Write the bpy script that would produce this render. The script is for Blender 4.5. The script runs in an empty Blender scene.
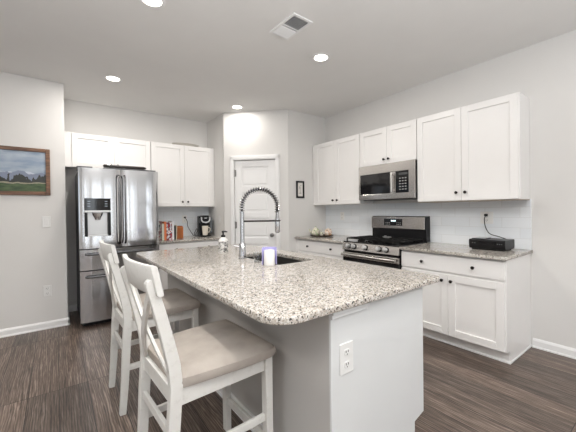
import bpy, bmesh, math, random
from mathutils import Vector, Matrix, Euler
random.seed(7)
PI = math.pi
scene = bpy.context.scene
COL = scene.collection

# ---------------------------------------------------------------- camera
FPX, YAW, PITCH, ROLL, EYE = 309.39, 0.6513, -0.008, -0.0127, 1.3178
cam = bpy.data.cameras.new('camera'); cam_o = bpy.data.objects.new('camera', cam); COL.objects.link(cam_o)
cam.sensor_fit = 'HORIZONTAL'; cam.sensor_width = 36.0; cam.lens = 36.0 * FPX / 576.0
cam.shift_x = -3.72 / 576.0; cam.shift_y = -3.28 / 576.0
cam.clip_start = 0.05; cam.clip_end = 60
F = Vector((math.sin(YAW), math.cos(YAW), 0)); Rr = Vector((math.cos(YAW), -math.sin(YAW), 0)); U = Vector((0, 0, 1))
F, U = F * math.cos(PITCH) + U * math.sin(PITCH), -F * math.sin(PITCH) + U * math.cos(PITCH)
Rr, U = Rr * math.cos(ROLL) + U * math.sin(ROLL), -Rr * math.sin(ROLL) + U * math.cos(ROLL)
cam_o.matrix_world = Matrix(((Rr.x, U.x, -F.x, 0), (Rr.y, U.y, -F.y, 0), (Rr.z, U.z, -F.z, EYE), (0, 0, 0, 1)))
scene.camera = cam_o

# ---------------------------------------------------------------- view, world, big lights
scene.view_settings.view_transform = 'Standard'
scene.view_settings.look = 'None'
scene.view_settings.gamma = 1.0
scene.view_settings.use_curve_mapping = False
scene.view_settings.exposure = 0.0
W = bpy.data.worlds.new('sky'); scene.world = W; W.use_nodes = True
bg = W.node_tree.nodes['Background']; bg.inputs[0].default_value = (0.80, 0.90, 1.0, 1); bg.inputs[1].default_value = 1.2
scene.cycles.max_bounces = 10
scene.cycles.diffuse_bounces = 6
scene.cycles.glossy_bounces = 4
scene.cycles.caustics_reflective = False
scene.cycles.caustics_refractive = False
scene.cycles.sample_clamp_indirect = 6.0

H = 2.836            # ceiling
XR, YB, YL, XL = 3.567, 5.093, 4.509, 0.094
XP0, YP1, YP2 = 2.0815, 4.448, 3.736
XP1 = XP0 + YP1 - YP2
YF = -3.4            # front wall, behind the camera
XW = -3.6            # far left wall

def area(name, loc, rot, sx, sy, power, color, spread=PI):
    l = bpy.data.lights.new(name, 'AREA'); l.shape = 'RECTANGLE'; l.size = sx; l.size_y = sy
    l.energy = power; l.color = color; l.spread = spread
    o = bpy.data.objects.new(name, l); COL.objects.link(o); o.location = loc; o.rotation_euler = rot
    return o
# daylight of unseen windows; front ones shaped tall and narrow to streak fridge reflections
STREAK_WINX = [(-2.95, -2.65), (-1.75, -1.45), (-0.35, -0.1), (0.75, 1.05), (1.7, 1.95), (2.8, 3.1)]
for i, (a, b) in enumerate(STREAK_WINX):
    area('window_daylight', ((a + b) / 2, YF - 0.02, 1.25), (PI / 2, 0, 0), b - a - .06, 2.0, 5.0, (0.90, 0.955, 1.0))
area('window_daylight', (XW - 0.02, 0.6, 1.55), (PI / 2, 0, -PI / 2), 1.6, 1.45, 2, (0.90, 0.955, 1.0))
# added upward fill lights, standing in for a flash bounced off the ceiling
area('added_bounce_fill', (-0.6, -0.1, 1.75), (PI, 0, 0), .6, .6, 95, (0.97, 0.985, 1.0))
area('added_bounce_fill', (0.9, -1.0, 1.75), (PI, 0, 0), .6, .6, 68, (0.97, 0.985, 1.0))
CANS = [(0.538, 4.013), (2.127, 4.077), (2.124, 2.273), (0.57, 2.367)]
UNSEEN_FILL = [(0.57, 0.3), (2.1, 0.3), (0.57, -1.7), (2.1, -1.7), (-1.6, 2.3), (-1.6, 0.3), (-1.6, -1.7)]  # positions of added fill lights at ceiling height, outside the view

# ---------------------------------------------------------------- helpers
def tag(o, label=None, cat=None, group=None, kind=None):
    if label: o['label'] = label
    if cat: o['category'] = cat
    if group: o['group'] = group
    if kind: o['kind'] = kind
    return o
def thing(name, label, cat, loc=(0, 0, 0), rz=0.0, group=None):
    o = bpy.data.objects.new(name, None); COL.objects.link(o); o.empty_display_size = .1
    o.location = loc; o.rotation_euler = (0, 0, rz)
    return tag(o, label, cat, group)
def obj(name, bm, mat, parent=None, smooth=False, label=None, loc=None):
    bmesh.ops.recalc_face_normals(bm, faces=bm.faces[:])
    me = bpy.data.meshes.new(name); bm.to_mesh(me); bm.free()
    o = bpy.data.objects.new(name, me); COL.objects.link(o)
    me.materials.append(mat)
    if smooth:
        for p in me.polygons: p.use_smooth = True
        try: me.set_sharp_from_angle(angle=math.radians(38))
        except Exception: pass
    if parent: o.parent = parent
    if loc: o.location = loc
    if label: o['label'] = label
    return o
def struct(name, bm, mat, parent=None, smooth=False):
    o = obj(name, bm, mat, parent, smooth)
    if parent is None: o['kind'] = 'structure'
    return o
def nb(): return bmesh.new()
def box(bm, x0, x1, y0, y1, z0, z1, bev=0.0, seg=2, mat=None):
    t = bmesh.new()
    vs = [t.verts.new((x, y, z)) for x in (x0, x1) for y in (y0, y1) for z in (z0, z1)]
    for f in ((0, 1, 3, 2), (4, 6, 7, 5), (0, 4, 5, 1), (2, 3, 7, 6), (0, 2, 6, 4), (1, 5, 7, 3)):
        t.faces.new([vs[i] for i in f])
    if bev > 0: bmesh.ops.bevel(t, geom=t.edges[:], offset=bev, segments=seg, affect='EDGES', profile=.5)
    return merge(bm, t, mat)
def merge(bm, t, mat=None):
    if mat is not None: bmesh.ops.transform(t, matrix=mat, verts=t.verts[:])
    bmesh.ops.recalc_face_normals(t, faces=t.faces[:])
    m = {v: bm.verts.new(v.co) for v in t.verts}
    for f in t.faces:
        try: bm.faces.new([m[v] for v in f.verts])
        except ValueError: pass
    t.free(); return bm
def lathe(bm, prof, n=24, mat=None, sx=1, sy=1, cap=True):
    t = bmesh.new(); rings = []
    for r, z in prof:
        if r < 1e-5: rings.append([t.verts.new((0, 0, z))])
        else: rings.append([t.verts.new((sx * r * math.cos(2 * PI * k / n), sy * r * math.sin(2 * PI * k / n), z)) for k in range(n)])
    for a, b in zip(rings, rings[1:]):
        for k in range(n):
            q = []
            for v in (a[k % len(a)], a[(k + 1) % n % len(a)], b[(k + 1) % n % len(b)], b[k % len(b)]):
                if v not in q: q.append(v)
            if len(q) > 2: t.faces.new(q)
    for ring in (rings[0], rings[-1]):
        if cap and len(ring) > 2: t.faces.new(ring)
    return merge(bm, t, mat)
def tube(bm, pts, r, n=8, closed=False, mat=None):
    t = bmesh.new(); pts = [Vector(p) for p in pts]; N = len(pts); rings = []; prev = None
    for i, p in enumerate(pts):
        if closed: d = (pts[(i + 1) % N] - pts[i - 1]).normalized()
        else: d = (pts[min(i + 1, N - 1)] - pts[max(i - 1, 0)]).normalized()
        if prev is None:
            a = Vector((0, 0, 1)) if abs(d.z) < .9 else Vector((1, 0, 0))
            u = (a - d * a.dot(d)).normalized()
        else: u = (prev - d * prev.dot(d)).normalized()
        prev = u; w = d.cross(u)
        rr = r[i] if isinstance(r, (list, tuple)) else r
        rings.append([t.verts.new(p + (u * math.cos(2 * PI * k / n) + w * math.sin(2 * PI * k / n)) * rr) for k in range(n)])
    for a, b in (zip(rings, rings[1:] + rings[:1]) if closed else zip(rings, rings[1:])):
        for k in range(n): t.faces.new((a[k], a[(k + 1) % n], b[(k + 1) % n], b[k]))
    if not closed: t.faces.new(rings[0]); t.faces.new(rings[-1])
    return merge(bm, t, mat)
def prism(bm, poly, a, b, axis='y', bev=0.0, mat=None):
    """extrude a 2D polygon: axis y -> poly is (x,z); axis x -> (y,z); axis z -> (x,y)"""
    t = bmesh.new()
    def P(p, h): return {'y': (p[0], h, p[1]), 'x': (h, p[0], p[1]), 'z': (p[0], p[1], h)}[axis]
    A = [t.verts.new(P(p, a)) for p in poly]; B = [t.verts.new(P(p, b)) for p in poly]; n = len(poly)
    t.faces.new(A); t.faces.new(B[::-1])
    for i in range(n): t.faces.new((A[i], A[(i + 1) % n], B[(i + 1) % n], B[i]))
    if bev > 0:
        bmesh.ops.recalc_face_normals(t, faces=t.faces[:])
        es = [e for e in t.edges if len(e.link_faces) == 2 and e.calc_face_angle(0) > .6]
        bmesh.ops.bevel(t, geom=es, offset=bev, segments=2, affect='EDGES', profile=.5)
    return merge(bm, t, mat)
def ribbon(path, w):
    """closed outline of constant thickness w round a 2D centre line"""
    L, Rt = [], []
    for i, p in enumerate(path):
        a = Vector(path[max(i - 1, 0)]); b = Vector(path[min(i + 1, len(path) - 1)]); d = (b - a).normalized()
        ww = w[i] if isinstance(w, (list, tuple)) else w
        nrm = Vector((-d.y, d.x)) * ww / 2; q = Vector(p); L.append(tuple(q + nrm)); Rt.append(tuple(q - nrm))
    return L + Rt[::-1]
def arc(cx, cy, r, a0, a1, n): return [(cx + r * math.cos(a0 + (a1 - a0) * i / n), cy + r * math.sin(a0 + (a1 - a0) * i / n)) for i in range(n + 1)]
def rrect(x0, x1, y0, y1, r, n=5):
    rs = r if isinstance(r, (list, tuple)) else [r] * 4      # x1y1, x0y1, x0y0, x1y0
    o = []
    for (cx, cy, a), q in zip(((x1, y1, 0), (x0, y1, PI / 2), (x0, y0, PI), (x1, y0, 1.5 * PI)), rs):
        sx = -1 if cx == x1 else 1; sy = -1 if cy == y1 else 1
        o += arc(cx + sx * q, cy + sy * q, q, a, a + PI / 2, n)
    return o
def xcopy(o, parent=None):
    c = o.copy(); COL.objects.link(c)
    if parent: c.parent = parent
    for ch in list(o.children): xcopy(ch, c)
    return c
def T(x, y, z): return Matrix.Translation((x, y, z))
def RX(a): return Matrix.Rotation(a, 4, 'X')
def RY(a): return Matrix.Rotation(a, 4, 'Y')
def RZ(a): return Matrix.Rotation(a, 4, 'Z')

# ---------------------------------------------------------------- materials
def mat(name, color, rough=.5, metal=0.0, **k):
    m = bpy.data.materials.new(name); m.use_nodes = True
    b = m.node_tree.nodes['Principled BSDF']
    b.inputs['Base Color'].default_value = (*color, 1); b.inputs['Roughness'].default_value = rough; b.inputs['Metallic'].default_value = metal
    for kk, v in k.items(): b.inputs[kk.replace('_', ' ')].default_value = v
    return m
def nodes(m): return m.node_tree.nodes, m.node_tree.links, m.node_tree.nodes['Principled BSDF']
def ramp(N, stops, interp='LINEAR'):
    r = N.new('ShaderNodeValToRGB'); r.color_ramp.interpolation = interp
    e = r.color_ramp.elements
    while len(e) < len(stops): e.new(.5)
    for el, (p, c) in zip(e, stops): el.position = p; el.color = (*c, 1) if len(c) == 3 else c
    return r
def speck(m, scale, amount, rough_var=0.0, bump=0.0, bscale=None):
    """gentle procedural unevenness so that no surface is perfectly flat in colour"""
    N, L, b = nodes(m); c = b.inputs['Base Color'].default_value[:3]
    tc = N.new('ShaderNodeTexCoord'); n = N.new('ShaderNodeTexNoise'); n.inputs['Scale'].default_value = scale; n.inputs['Detail'].default_value = 4
    L.new(tc.outputs['Object'], n.inputs['Vector'])
    r = ramp(N, [(.3, tuple(x * (1 - amount) for x in c)), (.7, tuple(min(1, x * (1 + amount)) for x in c))])
    L.new(n.outputs['Fac'], r.inputs['Fac']); L.new(r.outputs['Color'], b.inputs['Base Color'])
    if bump:
        n2 = N.new('ShaderNodeTexNoise'); n2.inputs['Scale'].default_value = bscale or scale * 4; n2.inputs['Detail'].default_value = 3
        L.new(tc.outputs['Object'], n2.inputs['Vector'])
        bp = N.new('ShaderNodeBump'); bp.inputs['Strength'].default_value = bump; bp.inputs['Distance'].default_value = .002
        L.new(n2.outputs['Fac'], bp.inputs['Height']); L.new(bp.outputs['Normal'], b.inputs['Normal'])
    return m
M = {}
M['wall'] = speck(mat('greige_wall_paint', (.72, .71, .695), .75), 3, .012, bump=.08, bscale=160)
M['ceiling'] = speck(mat('ceiling_paint', (.81, .805, .795), .85), 3, .012, bump=.12, bscale=120)
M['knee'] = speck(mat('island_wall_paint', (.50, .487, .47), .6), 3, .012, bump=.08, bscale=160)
M['white'] = speck(mat('white_cabinet_lacquer', (.86, .85, .84), .32), 5, .008)
M['trim'] = speck(mat('white_trim_paint', (.86, .86, .86), .35), 6, .008)
M['plate'] = mat('white_plastic', (.78, .78, .77), .35)
M['slot'] = mat('dark_slot', (.02, .02, .02), .5)
M['bronze'] = mat('dark_bronze_metal', (.035, .03, .028), .35, .7)
M['black'] = speck(mat('black_plastic', (.007, .007, .008), .38, 0, Specular_IOR_Level=.3), 20, .05)
M['blackmatte'] = speck(mat('black_cast_iron', (.008, .008, .008), .6, 0, Specular_IOR_Level=.3), 40, .1)
M['blackgloss'] = mat('black_glass', (.008, .008, .009), .06)
M['chrome'] = mat('chrome', (.55, .55, .56), .16, 1.0)
M['nickel'] = mat('satin_nickel', (.28, .27, .26), .3, 1.0)
M['grey'] = mat('dark_grey_metal', (.09, .092, .095), .45, .2)
M['ceramic'] = speck(mat('cream_ceramic', (.82, .76, .66), .25), 9, .03)
M['silver'] = mat('silver_plastic', (.62, .62, .62), .28, .6)
def stainless(name, col, axis, rough=.26):
    m = mat(name, col, rough, 1.0); N, L, b = nodes(m)
    tc = N.new('ShaderNodeTexCoord'); mp = N.new('ShaderNodeMapping'); mp.inputs['Scale'].default_value = (3, 3, 700)
    if axis == 'z': mp.inputs['Scale'].default_value = (300, 300, 4)
    n = N.new('ShaderNodeTexNoise'); n.inputs['Scale'].default_value = 1; n.inputs['Detail'].default_value = 3
    L.new(tc.outputs['Object'], mp.inputs['Vector']); L.new(mp.outputs['Vector'], n.inputs['Vector'])
    r = ramp(N, [(.2, (rough - .02,) * 3), (.8, (rough + .03,) * 3)]); L.new(n.outputs['Fac'], r.inputs['Fac']); L.new(r.outputs['Color'], b.inputs['Roughness'])
    rc = ramp(N, [(.2, tuple(c * .98 for c in col)), (.8, tuple(min(1, c * 1.02) for c in col))]); L.new(n.outputs['Fac'], rc.inputs['Fac']); L.new(rc.outputs['Color'], b.inputs['Base Color'])
    if axis == 'z':      # sheet steel is never quite flat: long soft vertical waves
        m2 = N.new('ShaderNodeMapping'); m2.inputs['Scale'].default_value = (7, 1, .12); n2 = N.new('ShaderNodeTexNoise'); n2.inputs['Scale'].default_value = 1; n2.inputs['Detail'].default_value = 1
        L.new(tc.outputs['Object'], m2.inputs['Vector']); L.new(m2.outputs['Vector'], n2.inputs['Vector'])
        bp = N.new('ShaderNodeBump'); bp.inputs['Strength'].default_value = .5; bp.inputs['Distance'].default_value = .009; L.new(n2.outputs['Fac'], bp.inputs['Height']); L.new(bp.outputs['Normal'], b.inputs['Normal'])
    return m
M['steel'] = stainless('brushed_stainless_vertical', (.58, .58, .59), 'z', .13)
M['steelh'] = stainless('brushed_stainless_horizontal', (.58, .555, .53), 'x', .22)

def granite():
    m = mat('speckled_granite', (.7, .66, .6), .09); N, L, b = nodes(m)
    tc = N.new('ShaderNodeTexCoord')
    def noise(scale, detail=4, rough=.6, dist=0):
        n = N.new('ShaderNodeTexNoise'); n.inputs['Scale'].default_value = scale; n.inputs['Detail'].default_value = detail
        n.inputs['Roughness'].default_value = rough; n.inputs['Distortion'].default_value = dist
        L.new(tc.outputs['Object'], n.inputs['Vector']); return n
    def mix(fac, a, bb):
        x = N.new('ShaderNodeMix'); x.data_type = 'RGBA'
        L.new(fac, x.inputs[0])
        for s, v in ((6, a), (7, bb)):
            if isinstance(v, tuple): x.inputs[s].default_value = (*v, 1)
            else: L.new(v, x.inputs[s])
        return x.outputs[2]
    def mask(n, lo, hi):
        r = ramp(N, [(lo, (0, 0, 0)), (hi, (1, 1, 1))]); L.new(n.outputs['Fac'], r.inputs['Fac']); return r.outputs['Color']
    wob = N.new('ShaderNodeMix'); wob.data_type = 'VECTOR'; wob.inputs[0].default_value = .012
    L.new(tc.outputs['Object'], wob.inputs[4]); L.new(noise(60, 3).outputs['Color'], wob.inputs[5])
    def crystals(scale):
        v = N.new('ShaderNodeTexVoronoi'); v.inputs['Scale'].default_value = scale; L.new(wob.outputs[1], v.inputs['Vector'])
        sp = N.new('ShaderNodeSeparateColor'); L.new(v.outputs['Color'], sp.inputs[0]); return sp.outputs[0]
    def plus(a_, n, k):
        x = N.new('ShaderNodeMath'); x.operation = 'MULTIPLY_ADD'; L.new(n.outputs['Fac'], x.inputs[0]); x.inputs[1].default_value = k; L.new(a_, x.inputs[2])
        y = N.new('ShaderNodeMath'); y.operation = 'ADD'; L.new(x.outputs[0], y.inputs[0]); y.inputs[1].default_value = -k / 2; return y.outputs[0]
    base = mix(mask(noise(9, 5, .6, .4), .40, .62), (.44, .385, .325), (.56, .53, .49))
    r1 = ramp(N, [(0, (.63, .61, .575)), (.34, (.52, .48, .43)), (.64, (.42, .37, .315)), (.84, (.36, .325, .29)), (.95, (.17, .15, .135)), (1.0, (.05, .046, .043))], 'CONSTANT')
    L.new(plus(crystals(150), noise(24, 4, .65), 1.0), r1.inputs['Fac'])
    base = mix(mask(noise(30, 3), .30, .42), base, r1.outputs['Color'])
    r2 = ramp(N, [(0, (0, 0, 0)), (.88, (1, 1, 1))], 'CONSTANT'); L.new(plus(crystals(180), noise(45, 4, .65), .9), r2.inputs['Fac'])
    base = mix(r2.outputs['Color'], base, (.06, .054, .05))
    L.new(base, b.inputs['Base Color'])
    return m
M['granite'] = granite()

def planks():
    m = mat('dark_wood_planks', (.13, .09, .07), .38); N, L, b = nodes(m)
    tc = N.new('ShaderNodeTexCoord'); mp = N.new('ShaderNodeMapping'); mp.inputs['Rotation'].default_value = (0, 0, PI / 2)
    L.new(tc.outputs['Object'], mp.inputs['Vector'])
    br = N.new('ShaderNodeTexBrick'); br.offset = .37; br.offset_frequency = 1; br.inputs['Scale'].default_value = 1
    br.inputs['Brick Width'].default_value = 1.22; br.inputs['Row Height'].default_value = .178; br.inputs['Mortar Size'].default_value = .0026; br.inputs['Mortar Smooth'].default_value = .2
    br.inputs['Color1'].default_value = (0, 0, 0, 1); br.inputs['Color2'].default_value = (1, 1, 1, 1); br.inputs['Mortar'].default_value = (.5, .5, .5, 1); br.inputs['Bias'].default_value = 0
    L.new(mp.outputs['Vector'], br.inputs['Vector'])
    # per plank shift of the grain
    mul = N.new('ShaderNodeVectorMath'); mul.operation = 'SCALE'; mul.inputs['Scale'].default_value = 13.0; L.new(br.outputs['Color'], mul.inputs[0])
    add = N.new('ShaderNodeVectorMath'); add.operation = 'ADD'; L.new(mp.outputs['Vector'], add.inputs[0]); L.new(mul.outputs['Vector'], add.inputs[1])
    st = N.new('ShaderNodeMapping'); st.inputs['Scale'].default_value = (2.0, 34, 1); L.new(add.outputs['Vector'], st.inputs['Vector'])
    n = N.new('ShaderNodeTexNoise'); n.inputs['Scale'].default_value = 1.6; n.inputs['Detail'].default_value = 7; n.inputs['Roughness'].default_value = .68; n.inputs['Distortion'].default_value = .9
    L.new(st.outputs['Vector'], n.inputs['Vector'])
    st2 = N.new('ShaderNodeMapping'); st2.inputs['Scale'].default_value = (.55, 5.2, 1); L.new(add.outputs['Vector'], st2.inputs['Vector'])
    wv = N.new('ShaderNodeTexWave'); wv.wave_type = 'BANDS'; wv.bands_direction = 'Y'; wv.inputs['Scale'].default_value = 4.2; wv.inputs['Distortion'].default_value = 12; wv.inputs['Detail'].default_value = 3; wv.inputs['Detail Scale'].default_value = .9; wv.inputs['Detail Roughness'].default_value = .62
    L.new(st2.outputs['Vector'], wv.inputs['Vector'])
    gm = N.new('ShaderNodeMix'); gm.data_type = 'FLOAT'; gm.inputs[0].default_value = .17; L.new(n.outputs['Fac'], gm.inputs[2]); L.new(wv.outputs['Fac'], gm.inputs[3])
    r = ramp(N, [(.33, (.036, .0255, .020)), (.46, (.094, .068, .054)), (.56, (.142, .107, .087)), (.68, (.265, .215, .183))]); L.new(gm.outputs[0], r.inputs['Fac'])
    tone = ramp(N, [(0, (.74, .74, .74)), (1, (1.26, 1.23, 1.20))]); L.new(br.outputs['Color'], tone.inputs['Fac'])
    mx = N.new('ShaderNodeMix'); mx.data_type = 'RGBA'; mx.blend_type = 'MULTIPLY'; mx.inputs[0].default_value = 1
    L.new(r.outputs['Color'], mx.inputs[6]); L.new(tone.outputs['Color'], mx.inputs[7])
    mo = N.new('ShaderNodeMix'); mo.data_type = 'RGBA'; L.new(br.outputs['Fac'], mo.inputs[0]); L.new(mx.outputs[2], mo.inputs[6]); mo.inputs[7].default_value = (.012, .009, .007, 1)
    L.new(mo.outputs[2], b.inputs['Base Color'])
    bp = N.new('ShaderNodeBump'); bp.inputs['Strength'].default_value = .25; bp.inputs['Distance'].default_value = .003
    L.new(n.outputs['Fac'], bp.inputs['Height']); L.new(bp.outputs['Normal'], b.inputs['Normal'])
    return m
M['planks'] = planks()

def tiles(rot):
    m = mat('glazed_subway_tile', (.6, .62, .63), .12); N, L, b = nodes(m)
    tc = N.new('ShaderNodeTexCoord'); sp = N.new('ShaderNodeSeparateXYZ'); cb = N.new('ShaderNodeCombineXYZ')
    L.new(tc.outputs['Object'], sp.inputs[0]); L.new(sp.outputs['Y' if rot else 'X'], cb.inputs[0]); L.new(sp.outputs['Z'], cb.inputs[1])
    br = N.new('ShaderNodeTexBrick'); br.inputs['Scale'].default_value = 1; br.inputs['Brick Width'].default_value = .305; br.inputs['Row Height'].default_value = .102
    br.inputs['Mortar Size'].default_value = .0024; br.inputs['Mortar Smooth'].default_value = .3
    br.inputs['Color1'].default_value = (.76, .80, .84, 1); br.inputs['Color2'].default_value = (.82, .85, .88, 1); br.inputs['Mortar'].default_value = (.70, .72, .735, 1)
    mp = N.new('ShaderNodeMapping'); mp.inputs['Location'].default_value = (.03, -.914 + .102 * 9, 0); L.new(cb.outputs[0], mp.inputs['Vector']); L.new(mp.outputs['Vector'], br.inputs['Vector'])
    L.new(br.outputs['Color'], b.inputs['Base Color'])
    iv = N.new('ShaderNodeMath'); iv.operation = 'SUBTRACT'; iv.inputs[0].default_value = 1; L.new(br.outputs['Fac'], iv.inputs[1])
    bp = N.new('ShaderNodeBump'); bp.inputs['Strength'].default_value = .5; bp.inputs['Distance'].default_value = .002
    L.new(iv.outputs[0], bp.inputs['Height']); L.new(bp.outputs['Normal'], b.inputs['Normal'])
    return m
M['tile_r'] = tiles(True); M['tile_b'] = tiles(False)

def fabric():
    m = mat('greige_upholstery', (.40, .355, .315), .85); N, L, b = nodes(m)
    tc = N.new('ShaderNodeTexCoord'); n = N.new('ShaderNodeTexNoise'); n.inputs['Scale'].default_value = 9; n.inputs['Detail'].default_value = 6
    L.new(tc.outputs['Object'], n.inputs['Vector'])
    r = ramp(N, [(.3, (.36, .32, .285)), (.7, (.45, .405, .36))]); L.new(n.outputs['Fac'], r.inputs['Fac']); L.new(r.outputs['Color'], b.inputs['Base Color'])
    w = N.new('ShaderNodeTexNoise'); w.inputs['Scale'].default_value = 420; L.new(tc.outputs['Object'], w.inputs['Vector'])
    bp = N.new('ShaderNodeBump'); bp.inputs['Strength'].default_value = .4; bp.inputs['Distance'].default_value = .001; L.new(w.outputs['Fac'], bp.inputs['Height']); L.new(bp.outputs['Normal'], b.inputs['Normal'])
    return m
M['fabric'] = fabric()
def stoolpaint():
    m = mat('distressed_white_paint', (.76, .755, .73), .45); N, L, b = nodes(m)
    tc = N.new('ShaderNodeTexCoord'); n = N.new('ShaderNodeTexNoise'); n.inputs['Scale'].default_value = 26; n.inputs['Detail'].default_value = 6; n.inputs['Roughness'].default_value = .7
    L.new(tc.outputs['Object'], n.inputs['Vector'])
    r = ramp(N, [(.30, (.62, .61, .575)), (.45, (.71, .70, .67)), (.70, (.72, .715, .69)), (.74, (.36, .32, .27))]); L.new(n.outputs['Fac'], r.inputs['Fac']); L.new(r.outputs['Color'], b.inputs['Base Color'])
    return m
M['stool'] = stoolpaint()
def wood(name, c0, c1, scale=(40, 40, 3)):
    m = mat(name, c0, .45); N, L, b = nodes(m); tc = N.new('ShaderNodeTexCoord'); mp = N.new('ShaderNodeMapping'); mp.inputs['Scale'].default_value = scale
    n = N.new('ShaderNodeTexNoise'); n.inputs['Scale'].default_value = 1; n.inputs['Detail'].default_value = 5; L.new(tc.outputs['Object'], mp.inputs['Vector']); L.new(mp.outputs['Vector'], n.inputs['Vector'])
    r = ramp(N, [(.3, c0), (.7, c1)]); L.new(n.outputs['Fac'], r.inputs['Fac']); L.new(r.outputs['Color'], b.inputs['Base Color']); return m
M['framewood'] = wood('rustic_brown_wood', (.075, .035, .02), (.26, .13, .07), (6, 60, 60))
M['blockwood'] = wood('amber_wood', (.28, .075, .014), (.42, .13, .028))
def emit(name, col, s):
    m = bpy.data.materials.new(name); m.use_nodes = True; N = m.node_tree.nodes; N.remove(N['Principled BSDF'])
    e = N.new('ShaderNodeEmission'); e.inputs[0].default_value = (*col, 1); e.inputs[1].default_value = s
    m.node_tree.links.new(e.outputs[0], N['Material Output'].inputs[0]); return m
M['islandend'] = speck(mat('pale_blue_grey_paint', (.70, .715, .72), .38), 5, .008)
M['lamp'] = emit('lamp_glow', (1, .93, .82), 9)
M['digit'] = emit('display_glow', (.8, .95, 1), 2.5)
M['icon'] = emit('panel_icons', (.8, .9, 1), .4)

# ---------------------------------------------------------------- room shell
bm = nb(); box(bm, XW - .2, XR + .2, YF - .2, YB + .2, -.1, 0); struct('floor', bm, M['planks'])
bm = nb(); box(bm, XW - .2, XR + .2, YF - .2, YB + .2, H, H + .1); struct('ceiling', bm, M['ceiling'])
bm = nb(); box(bm, XR, XR + .15, YF - .15, YB + .15, 0, H); struct('wall_right', bm, M['wall'])
bm = nb(); box(bm, XL - .12, XR, YB, YB + .15, 0, H); struct('wall_back', bm, M['wall'])
bm = nb(); box(bm, XW, XL, YL, YL + .12, 0, H); box(bm, XL - .12, XL, YL + .12, YB, 0, H); struct('wall_left', bm, M['wall'])
def wall_open(name, mapf, a0, a1, opens, thick):
    """a wall along one axis with window openings (a,b,z0,z1)"""
    bm = nb(); xs = a0
    for (a, b, z0, z1) in opens:
        mapf(bm, xs, a, 0, H); mapf(bm, a, b, 0, z0); mapf(bm, a, b, z1, H); xs = b
    mapf(bm, xs, a1, 0, H); struct(name, bm, M['wall'])
wall_open('wall_front', lambda bm, a, b, z0, z1: box(bm, a, b, YF - .15, YF, z0, z1), XW, XR, [(a, b, .2, 2.3) for a, b in STREAK_WINX], .15)
wall_open('wall_far_left', lambda bm, a, b, z0, z1: box(bm, XW - .15, XW, a, b, z0, z1), YF - .15, YL + .12, [(-.25, 1.45, .8, 2.3)], .15)
def window_frame(name, loc, rz, w, z0=.8):
    t = thing(name, None, None, loc, rz); t['kind'] = 'structure'
    bm = nb()
    for z in (z0, 2.26): box(bm, -w / 2, w / 2, -.06, -.02, z, z + .04)
    for x in (-w / 2, w / 2 - .02): box(bm, x, x + .02, -.06, -.02, z0, 2.3)
    obj('window_frame', bm, M['trim'], t)
    bm = nb(); box(bm, -w / 2 - .05, w / 2 + .05, 0, .06, z0 - .04, z0, .004); obj('window_sill', bm, M['trim'], t)
for i, (a, b) in enumerate(STREAK_WINX): window_frame('window_%d' % (i + 1), ((a + b) / 2, YF, 0), 0, b - a, .2)  # unseen slits, shaped to draw bright streaks in the steel
window_frame('window_7', (XW, .6, 0), -PI / 2, 1.7)
# pantry closet in the corner
bm = nb(); box(bm, XP0, XP0 + .1, YP1 + .02, YB, 0, H); struct('wall_pantry_left', bm, M['wall'])
bm = nb(); box(bm, XP1 - .0, XR, YP2, YP2 + .1, 0, H); struct('wall_pantry_right', bm, M['wall'])
DL = (XP1 - XP0) * math.sqrt(2)
DO0, DO1, DOZ = .160, .808, 2.095
bm = nb()
for a, b, z0, z1 in ((0, DO0, 0, H), (DO1, DL, 0, H), (DO0, DO1, DOZ, H)): box(bm, a, b, 0, .1, z0, z1)
o = struct('wall_pantry_diagonal', bm, M['wall']); o.location = (XP0, YP1, 0); o.rotation_euler = (0, 0, -PI / 4)
# door in the diagonal wall
d = thing('door_1', None, None, (XP0, YP1, 0), -PI / 4); d['kind'] = 'structure'
bm = nb(); x0, x1, z1 = DO0 + .004, DO1 - .004, DOZ - .005
st = .112; npan = 5; railh = .095; zb = .012; hp = (z1 - zb - .10 - railh * (npan)) / npan
box(bm, x0, x0 + st, .018, .052, zb, z1, .002); box(bm, x1 - st, x1, .018, .052, zb, z1, .002)
z = zb + .10; box(bm, x0 + st, x1 - st, .0185, .0515, zb, z)
for k in range(npan):
    box(bm, x0 + st, x1 - st, .035, .037, z - .01, z + hp + .01)
    box(bm, x0 + st + .028, x1 - st - .03, .024, .05, z + .03, z + hp - .03, .009)
    z2 = z1 if k == npan - 1 else z + hp + railh
    box(bm, x0 + st, x1 - st, .0185, .0515, z + hp, z2, .003); z = z + hp + railh
obj('door_panel', bm, M['trim'], d)
bm = nb()
for a, b in ((DO0 - .058, DO0 + .002), (DO1 - .002, DO1 + .064)):
    box(bm, a, b, -.018, .0, 0, DOZ + .068, .004); box(bm, a + .012, b - .012, -.024, -.016, 0, DOZ + .058, .003)
box(bm, DO0 - .058, DO1 + .064, -.018, 0, DOZ + .002, DOZ + .07, .004); box(bm, DO0 - .046, DO1 + .052, -.024, -.016, DOZ + .012, DOZ + .058, .003)
obj('door_frame', bm, M['trim'], d)
bm = nb(); kx, kz = .745, .945
lathe(bm, [(0, 0), (.030, 0), (.030, .006), (.012, .010), (.011, .030), (.026, .036), (.030, .050), (.024, .064), (0, .068)], 20, T(kx, .018, kz) @ RX(PI / 2))
obj('door_knob', bm, M['nickel'], d, True)
for zz in (.30, 1.10, 1.90):
    bm = nb(); box(bm, DO0 + .003, DO0 + .030, .010, .02, zz - .05, zz + .05); tube(bm, [(DO0 + .006, .006, zz - .055), (DO0 + .006, .006, zz + .055)], .009)
    obj('hinge', bm, M['nickel'], d)

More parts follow.
